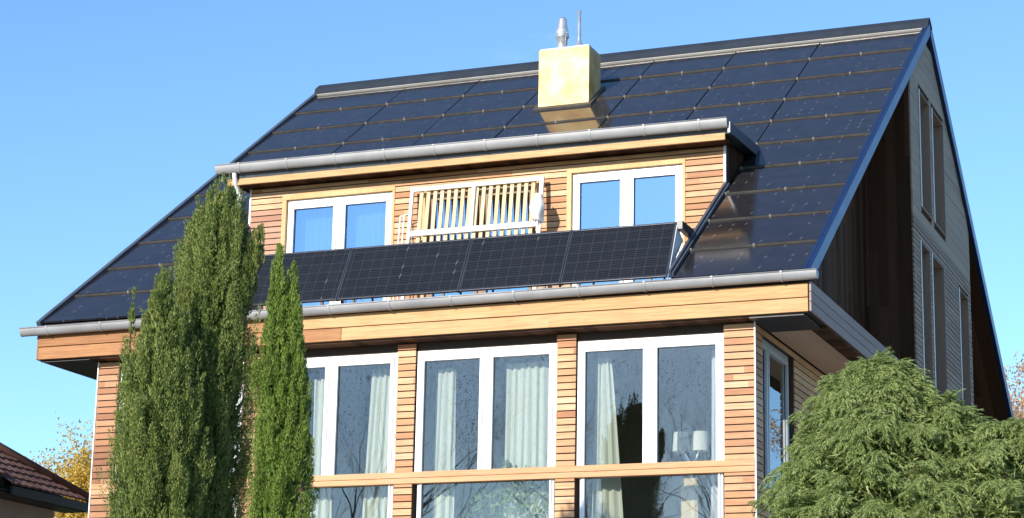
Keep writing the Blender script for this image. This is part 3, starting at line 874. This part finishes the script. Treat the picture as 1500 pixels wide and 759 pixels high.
# tall rear tree, broad front tree, slim right tree
cypress('cypress_tree', 'tall broad dark green cypress with a side branch reaching right', [
    (-5.036, -6.796, -4.993, -0.131, [(-8.082, 0.489), (-4.043, 0.446), (-2.342, 0.436), (-1.598, 0.409), (-1.066, 0.33), (-0.694, 0.223), (-0.407, 0.128), (-0.131, 0.021)], 900),
    (-5.312, -6.743, -5.28, -0.471, [(-2.129, 0.213), (-1.173, 0.202), (-0.747, 0.106), (-0.471, 0.021)], 130),
    (-4.759, -6.796, -4.451, -0.769, [(-2.023, 0.096), (-1.491, 0.117), (-1.119, 0.09), (-0.769, 0.021)], 80),
    (-4.823, -6.796, -4.781, -0.492, [(-1.704, 0.128), (-1.066, 0.106), (-0.492, 0.021)], 60)], (-5.05, -6.8), M['cyp_a'])
cypress('cypress_tree', 'lower broad cypress with a thin left spire in front of the tall one', [
    (-5.121, -7.593, -5.174, -1.364, [(-8.082, 0.51), (-4.149, 0.468), (-3.086, 0.415), (-2.554, 0.319), (-2.129, 0.223), (-1.757, 0.138), (-1.364, 0.021)], 820),
    (-5.567, -7.328, -5.737, -1.513, [(-8.082, 0.17), (-4.149, 0.213), (-2.767, 0.149), (-2.236, 0.09), (-1.917, 0.053), (-1.513, 0.011)], 170),
    (-5.376, -7.54, -5.376, -1.725, [(-3.192, 0.17), (-2.342, 0.128), (-1.725, 0.021)], 70)], (-5.2, -7.55), M['cyp_a'])
cypress('cypress_tree', 'slim bright green cypress in front of the big window beside its tall neighbour', [
    (-3.42, -8.0, -3.60, -1.36, [(-8.0, .35), (-4.1, .30), (-3.2, .245), (-2.4, .175), (-1.8, .105), (-1.36, .015)], 760),
    (-3.24, -8.0, -3.42, -1.56, [(-3.8, .13), (-2.6, .105), (-2.05, .06), (-1.56, .012)], 150)], (-3.42, -8.0), M['cyp_b'], outward=.14, bl=(.015, .038), bw=.009)

# weeping conifer mound at the lower right
def weeping(label):
    """arching boughs that leave the crown in layers, each set with feathery drooping sprays"""
    root = thing('weeping_conifer', label, 'conifer', (2.75, -8.9, GZ))
    tk = MB(); tk.tube([(2.75, -8.9, GZ), (2.8, -8.9, -6), (2.7, -8.9, -4.2), (2.7, -8.9, -3.4)], [.16, .13, .08, .03], 8)
    tk.tube([(2.8, -8.9, -6), (3.4, -8.85, -4.6), (3.9, -8.8, -4.0)], [.09, .06, .02], 8)
    Ts = []
    def bez(a, b, c, t_): return a * (1 - t_) ** 2 + 2 * b * t_ * (1 - t_) + c * t_ ** 2
    def spray(p, d0, L, dens):
        m_ = 7
        tt = np.linspace(0, 1, m_)[:, None]
        path = p + d0 * tt * L + np.array([0, 0, -1]) * tt ** 2 * L * rng.uniform(.2, .8)
        tg = unit(np.gradient(path, axis=0))
        nb = int(dens * (30 + 190 * L))
        ti = rng.random(nb) ** .9
        idx = ti * (m_ - 1); i0 = np.minimum(idx.astype(int), m_ - 2); fr = (idx - i0)[:, None]
        P = path[i0] * (1 - fr) + path[i0 + 1] * fr
        T = tg[i0]
        sd = unit(np.cross(T, np.array([0, 0, 1.0]))) * rng.choice([-1, 1], nb)[:, None]
        taper = (1.1 - ti)[:, None]
        D = T * .9 + sd * rng.uniform(.2, .8, (nb, 1)) + np.array([0, 0, -.15]) + rng.normal(size=(nb, 3)) * .25
        Ts.append(blades(P + sd * rng.random((nb, 1)) * .04 * taper, D, rng.uniform(.018, .042, nb), rng.uniform(.005, .009, nb)))
    domes = [(2.78, -8.95, -3.12, .60, 420, .98), (3.88, -8.75, -3.66, .85, 330, 1.05), (3.30, -8.85, -3.42, .5, 130, .8), (2.42, -9.0, -3.46, .30, 100, .7)]
    for (cx, cy, zt, k, ns, rmax) in domes:
        for i in range(ns):
            th = rng.uniform(0, 2 * np.pi); drop = (rng.random() ** 1.15) * 1.7
            r_ = min(k * math.sqrt(drop / .42 + .03), rmax + .06 * drop) * rng.uniform(.88, 1.03)
            o = np.array([math.cos(th), math.sin(th), 0])
            end = np.array([cx, cy, zt - drop]) + o * r_ + rng.normal(size=3) * .035
            st = np.array([cx, cy, zt - drop - rng.uniform(-.05, .25)]) + o * r_ * .35
            st[2] = min(st[2], zt - .12)
            mid = (st + end) / 2 + o * r_ * .12 + np.array([0, 0, rng.uniform(.05, .22)])
            if end[2] < -5.6 and rng.random() < .6: continue
            pts = [bez(st, mid, end, t_) for t_ in np.linspace(0, 1, 6)]
            if i % 5 == 0: tk.tube([tuple(p) for p in pts], [.009, .007, .005, .004, .003, .002], 4, False)
            for q_ in range(19):
                t_ = rng.uniform(.3, 1.0)
                p = bez(st, mid, end, t_); tg = unit(2 * (1 - t_) * (mid - st) + 2 * t_ * (end - mid))
                sd = unit(np.cross(tg, [0, 0, 1.0])) * rng.choice([-1, 1])
                d0 = unit(tg * rng.uniform(.5, 1) + sd * rng.uniform(.1, .9) + rng.normal(size=3) * .16 + np.array([0, 0, -.05]))
                spray(p, d0, rng.uniform(.08, .21) * (1.15 - .35 * t_), 1.0)
    for (cx, cy, zt, k, ns, rmax) in domes:            # foliage deep inside
        n_ = 60 * ns
        th = rng.uniform(0, 2 * np.pi, n_); dr_ = rng.random(n_) * 1.8 + .15
        r_ = np.minimum(k * np.sqrt(dr_ / .42), rmax) * rng.uniform(.3, .82, n_)
        P = np.stack([cx + r_ * np.cos(th), cy + r_ * np.sin(th), zt - dr_], 1)
        D = np.stack([np.cos(th), np.sin(th), np.full(n_, -.2)], 1) + rng.normal(size=(n_, 3)) * .5
        Ts.append(blades(P, D, rng.uniform(.06, .13, n_), rng.uniform(.012, .025, n_)))
    tk.build('trunk', M['bark'], root, smooth=True)
    tri_mesh('crown', np.concatenate(Ts), M['bush'], root)
weeping('mounded weeping conifer with feathery green sprays in the lower right corner')

# deciduous trees -------------------------------------------------
def limbs(mb, p, d, L, r, lev, tips, rnd, spread=.5, n=5, up=.15, kids=(2, 4)):
    pts = [p]; rs = [r]; cur = Vector(p); dd = Vector(d)
    for k in range(4):
        dd = (dd + Vector((rnd.gauss(0, .12), rnd.gauss(0, .12), rnd.gauss(0, .08) + up * .25))).normalized()
        cur = cur + dd * (L / 4); pts.append(cur.copy()); rs.append(r * (1 - .16 * (k + 1)))
    mb.tube(pts, rs, max(3, n), False)
    if lev == 0:
        tips.append((pts[2], dd)); tips.append((pts[4], dd)); return
    for c in range(rnd.randint(*kids)):
        k = rnd.choice([2, 3, 4, 4])
        a = Vector((rnd.gauss(0, 1), rnd.gauss(0, 1), rnd.gauss(0, .6))).normalized()
        nd = (dd + a * spread * rnd.uniform(.7, 1.3) + Vector((0, 0, up))).normalized()
        limbs(mb, pts[k], nd, L * rnd.uniform(.62, .82), rs[k] * .62, lev - 1, tips, rnd, spread, n - 1, up, kids)

def tree(name, label, cat, loc, height, levels, seed, bark, leaf=None, nleaf=0, lsize=.09, spread=.55, trunk_r=.16, kids=(2, 4), group=None, spreadleaf=.3, up=.15, lf=.27):
    rnd = random.Random(seed)
    root = thing(name, label, cat, loc, group)
    mb = MB(); tips = []
    th = height * .28
    mb.tube([loc, (loc[0] + .1, loc[1], loc[2] + th * .5), (loc[0], loc[1] + .1, loc[2] + th)], [trunk_r * 1.2, trunk_r, trunk_r * .85], 9, False)
    top = Vector((loc[0], loc[1] + .1, loc[2] + th))
    for k in range(4):
        a = k * 1.7 + rnd.random()
        limbs(mb, top, Vector((math.cos(a) * .5, math.sin(a) * .5, 1)).normalized(), height * lf, trunk_r * .55, levels, tips, rnd, spread, 6, up, kids)
    mb.build('trunk', bark, root)
    if leaf:
        T = []
        P = np.array([tuple(t[0]) for t in tips])
        idx = rng.integers(0, len(P), nleaf)
        pos = P[idx] + rng.normal(size=(nleaf, 3)) * spreadleaf
        D = rng.normal(size=(nleaf, 3)) + np.array([0, 0, -.4])
        tri_mesh('crown', blades(pos, D, rng.uniform(.6, 1.2, nleaf) * lsize, lsize * .75), leaf, root)
    return root
M['leaf_yellow'] = leaf_mat('yellow_autumn_leaves', [(.2, (.42, .27, .05)), (.5, (.60, .41, .07)), (.85, (.74, .58, .16))], .45)
M['leaf_orange'] = leaf_mat('orange_autumn_leaves', [(.2, (.42, .22, .11)), (.5, (.58, .36, .19)), (.85, (.66, .52, .3))], .45)
M['leaf_dull'] = leaf_mat('dull_autumn_leaves', [(.15, (.12, .12, .05)), (.9, (.22, .20, .09))], .6)
tree('autumn_tree', 'yellow leaved autumn tree between the tiled roof and the house', 'tree', (-23.6, 20, GZ), 9.6, 4, 5, M['bark_grey'], M['leaf_yellow'], 60000, .085, .6, .17, (2, 4), None, .2)
tree('autumn_tree', 'sparse orange leaved tree at the right edge behind the house', 'tree', (.6, 29, GZ), 13.2, 4, 11, M['bark_grey'], M['leaf_orange'], 30000, .09, .6, .18, (2, 4), None, .17)

# conifer whose branch tip shows at the left edge
def spruce(label, loc, h):
    root = thing('spruce_tree', label, 'conifer', loc)
    tk = MB(); tk.tube([loc, (loc[0], loc[1], loc[2] + h)], [.18, .02], 8)
    Ts = []
    for k in range(110):
        z = loc[2] + h * (.25 + .73 * (k / 110)); Lb = 1.9 * (1 - (k / 115)) + .15
        a = k * 2.4
        o = np.array([math.cos(a), math.sin(a), .1 - .1])
        st = np.array([loc[0], loc[1], z]); en = st + o * Lb + np.array([0, 0, .25 * Lb])
        tk.tube([tuple(st), tuple(en)], [.02, .006], 4, False)
        nb = 130; t_ = rng.random(nb)[:, None]
        P = st + (en - st) * t_
        s_ = unit(np.cross(o, [0, 0, 1.0])) * rng.choice([-1, 1], nb)[:, None]
        Ts.append(blades(P, o * .7 + s_ * .8 + rng.normal(size=(nb, 3)) * .3, .22, .03))
    tk.build('trunk', M['bark'], root)
    tri_mesh('crown', np.concatenate(Ts), M['cyp_a'], root)
spruce('dark conifer whose branch tip just shows at the left edge', (-27.6, 20, GZ), 12.0)

# ------------------------------------------------------------------ neighbouring house
M['tile'] = None
def tile_mat():
    m, nt, out = new_mat('brown_clay_tiles'); g = NT(nt)
    co = g.coords(); X, Y, Z = g.sep(co)
    t = g.white(g.comb(g.math('FLOOR', g.math('DIVIDE', Y, .22)), g.math('FLOOR', g.math('DIVIDE', X, .29)), 1.0))
    col = g.ramp(t, [(0, (.13, .06, .04)), (.5, (.19, .09, .062)), (1, (.25, .13, .09))])
    d = g.noise(co, 2.5, 5, .6)
    col = g.mix(g.math('MULTIPLY', d, .45), col, (.13, .10, .085))
    g.l(g.bsdf(col, .8, 0, .2), out.inputs[0])
    return m
M['tile'] = tile_mat()
nh = thing('neighbouring_house', 'neighbouring house with a brown tiled roof beyond the left corner', 'house', (-20, 0, GZ))
NP = math.tan(rad(33.6))
def tiled_slope(y0, y1, zoff, xe, ze, ridge_run, hip):
    """courses of wavy tiles on the slope that faces +X; hip cuts the far end"""
    mb = MB(); run = .29 * math.cos(math.atan(NP))
    n = int(ridge_run / run)
    for k in range(n):
        xa = xe - k * run; xb = xe - (k + 1.15) * run
        za = ze + (xe - xa) * NP + .045 + zoff; zb = ze + (xe - xb) * NP + .005 + zoff
        ya, yb = y0, y1 - (k * run if hip else 0)
        m_ = int((yb - ya) / .055)
        if m_ < 1: break
        vs, fs = [], []
        for j in range(m_ + 1):
            y = ya + (yb - ya) * j / m_
            w = .022 * abs(math.sin(math.pi * (y / .22)))
            jit = .006 * math.sin(17.3 * math.floor(y / .22) + 5.1 * k)
            vs += [(xa + jit, y, za + w - .035), (xa + jit, y, za + w), (xb, y, zb + w)]
        for j in range(m_):
            a = j * 3
            fs += [(a, a + 3, a + 4, a + 1), (a + 1, a + 4, a + 5, a + 2)]
        mb.add(vs, fs)
    return mb
far = tiled_slope(5.35, 8.0, 0, -16.0, -1.60, 4.0, True)
nr = far.build('roof', M['tile'], nh)
near = tiled_slope(-9.0, 5.4, .0, -16.16, -1.43, 4.0, False)
near.build('roof', M['tile'], nh)
q = MB()
q.tube([(-16.0 - .03, 8.03, -1.52), (-20.0, 4.03, -1.55 + 4 * NP + .08)], .09, 8); q.tube([(-20.05, 4.0, 1.17), (-20.05, -9, 1.17)], .1, 8)
q.build('ridge_tiles', M['tile'], nh, smooth=True)
q = MB(); q.prism([(-24, -1.7), (-16.1, -1.7), (-20, .95)], 'y', -9.0, 3.9)
q.add([(-16.1, 3.9, -1.7), (-16.1, 7.9, -1.7), (-24, 7.9, -1.7), (-24, 3.9, -1.7), (-20, 3.9, .95)], [(0, 1, 4), (1, 2, 4), (2, 3, 4), (3, 2, 1, 0)])
q.build('roof_deck', M['backing'], nh)
q = MB(); q.box(-16.08, -16.02, 5.45, 8.0, -1.76, -1.60); q.box(-16.24, -16.18, -9, 5.42, -1.62, -1.43); q.box(-16.6, -16.09, -9, 8.0, -1.77, -1.72)
q.build('eaves_board', M['membrane'], nh)
q = MB(); q.box(-23.6, -16.55, -8.7, 7.6, GZ, -1.75); q.build('wall', M['render_wall'], nh)

# ------------------------------------------------------------------ house plant in the middle window
M['plant'] = leaf_mat('house_plant_leaves', [(.15, (.10, .17, .04)), (.9, (.24, .32, .09))], .35)
hp = thing('house_plant', 'leafy green house plant inside the middle big window', 'plant', (-4.55, .52, -4.4))
q = MB(); q.lathe([(.09, -4.4), (.12, -4.1), (.11, -4.08)], -4.55, .52, 18); q.build('pot', M['white_wood'], hp)
q = MB(); Ts = []
for k in range(26):
    a = k * 2.4; rr = rng.uniform(.1, .62); zt = rng.uniform(-3.25, -2.25)
    e = (-4.4 + rr * math.cos(a) * 1.2, .52 + .07 * math.sin(a), zt)
    q.tube([(-4.55, .52, -4.1), ((-4.55 + e[0]) / 2, (.52 + e[1]) / 2, -3.4), e], [.012, .008, .004], 4, False)
    nb = 16
    P = np.array(e) + rng.normal(size=(nb, 3)) * np.array([.08, .025, .08])
    Ts.append(blades(P, rng.normal(size=(nb, 3)), rng.uniform(.07, .13, nb), .06))
q.build('stems', M['plant'], hp); tri_mesh('leaves', np.concatenate(Ts), M['plant'], hp)

# ------------------------------------------------------------------ across the street (seen as reflections in the glass, and shading the left of the house)
lab = 'bare tree across the street, mirrored in the front windows'
for i, (x, y, h, lv, sd) in enumerate([(-11.5, -40, 15.5, 5, 21), (-18.5, -43, 17, 5, 22), (-5.5, -44, 16.5, 5, 23), (-26, -44, 18, 5, 24), (-15.0, -54, 22, 5, 26), (-33, -48, 18, 5, 27), (-8.5, -55, 21, 5, 28), (-22.5, -54, 22, 5, 29)]):
    tree('bare_tree', lab, 'tree', (x, y, GZ), h, lv, sd, M['bark_grey'], M['leaf_dull'], 2500, .045, .5, .2, (3, 4), 'bare trees across the street', .3)
tree('bare_tree', 'tall narrow bare tree opposite the left end of the house, nearest of the street trees', 'tree', (-19.6, -24.5, GZ), 20.0, 5, 31, M['bark_grey'], M['leaf_dull'], 5000, .05, .28, .22, (3, 3), None, .3, .15, .185)
# ------------------------------------------------------------------ ground
m, nt, out = new_mat('lawn'); g = NT(nt)
c = g.ramp(g.noise(g.coords(), .6, 6, .6), [(.3, (.05, .07, .02)), (.7, (.09, .11, .04))])
g.l(g.bsdf(c, .9, 0, .1), out.inputs[0]); M['lawn'] = m
q = MB(); q.quad((-1500, -1500, GZ), (1500, -1500, GZ), (1500, 1500, GZ), (-1500, 1500, GZ))
o = q.build('ground', M['lawn']); o['kind'] = 'structure'

m, nt, out = new_mat('pale_paving'); g = NT(nt)
c = g.ramp(g.noise(g.coords(), 1.4, 6, .6), [(.3, (.36, .34, .32)), (.7, (.46, .44, .41))])
g.l(g.bsdf(c, .85, 0, .2), out.inputs[0]); M['paving'] = m
q = MB(); q.quad((-13, -20, GZ + .004), (14, -20, GZ + .004), (14, 20, GZ + .004), (-13, 20, GZ + .004))
o = q.build('driveway', M['paving']); o['kind'] = 'structure'

# ------------------------------------------------------------------ sky and sun
w = bpy.data.worlds.new('World'); scene.world = w; w.use_nodes = True
nt = w.node_tree; g = NT(nt)
bg = nt.nodes['Background']
sky = g.n('ShaderNodeTexSky', sky_type='NISHITA')
sky.sun_disc = False; sky.sun_elevation = rad(SUN_EL); sky.sun_rotation = rad(180 + SUN_AZ)
sky.altitude = 200; sky.air_density = 1.0; sky.dust_density = .25; sky.ozone_density = 3.0
tc = g.n('ShaderNodeTexCoord').outputs['Generated']
cl = g.noise(g.mapping(tc, (2.2, 2.2, 7.0)), 2.3, 7, .62)
cf = g.ramp(cl, [(.60, (0, 0, 0)), (.95, (.25, .25, .25))])
tint = g.mix(1.0, sky.outputs[0], (.83, 1.0, 1.13), 'MULTIPLY')
g.l(g.mix(cf, tint, (7.0, 8.0, 9.0)), bg.inputs[0])
bg.inputs[1].default_value = .15
L = bpy.data.lights.new('sun', 'SUN'); L.energy = 4.6; L.angle = rad(.53); L.color = (1.0, .92, .82)
lo = bpy.data.objects.new('sun', L); COL.objects.link(lo)
sd = Vector((-math.sin(rad(SUN_AZ)) * math.cos(rad(SUN_EL)), -math.cos(rad(SUN_AZ)) * math.cos(rad(SUN_EL)), math.sin(rad(SUN_EL))))
lo.rotation_euler = sd.to_track_quat('Z', 'Y').to_euler(); lo.location = sd * 60

# ------------------------------------------------------------------ camera
ya, pi_, ro = .3838, .2400, .0199
fw = Vector((-math.sin(ya) * math.cos(pi_), math.cos(ya) * math.cos(pi_), math.sin(pi_)))
r0 = Vector((math.cos(ya), math.sin(ya), 0)); u0 = r0.cross(fw)
rt = math.cos(ro) * r0 + math.sin(ro) * u0; up = -math.sin(ro) * r0 + math.cos(ro) * u0
cam = bpy.data.cameras.new('camera'); cam.sensor_width = 36; cam.lens = 36 * 3165.44 / 1500; cam.clip_end = 5000; cam.clip_start = .1
co = bpy.data.objects.new('camera', cam); COL.objects.link(co)
co.matrix_world = frame_M((6.7028, -27.1094, -6.698), rt, up, -fw)
scene.camera = co
vs = scene.view_settings
vs.view_transform = 'Standard'; vs.look = 'None'; vs.exposure = .55; vs.gamma = 1
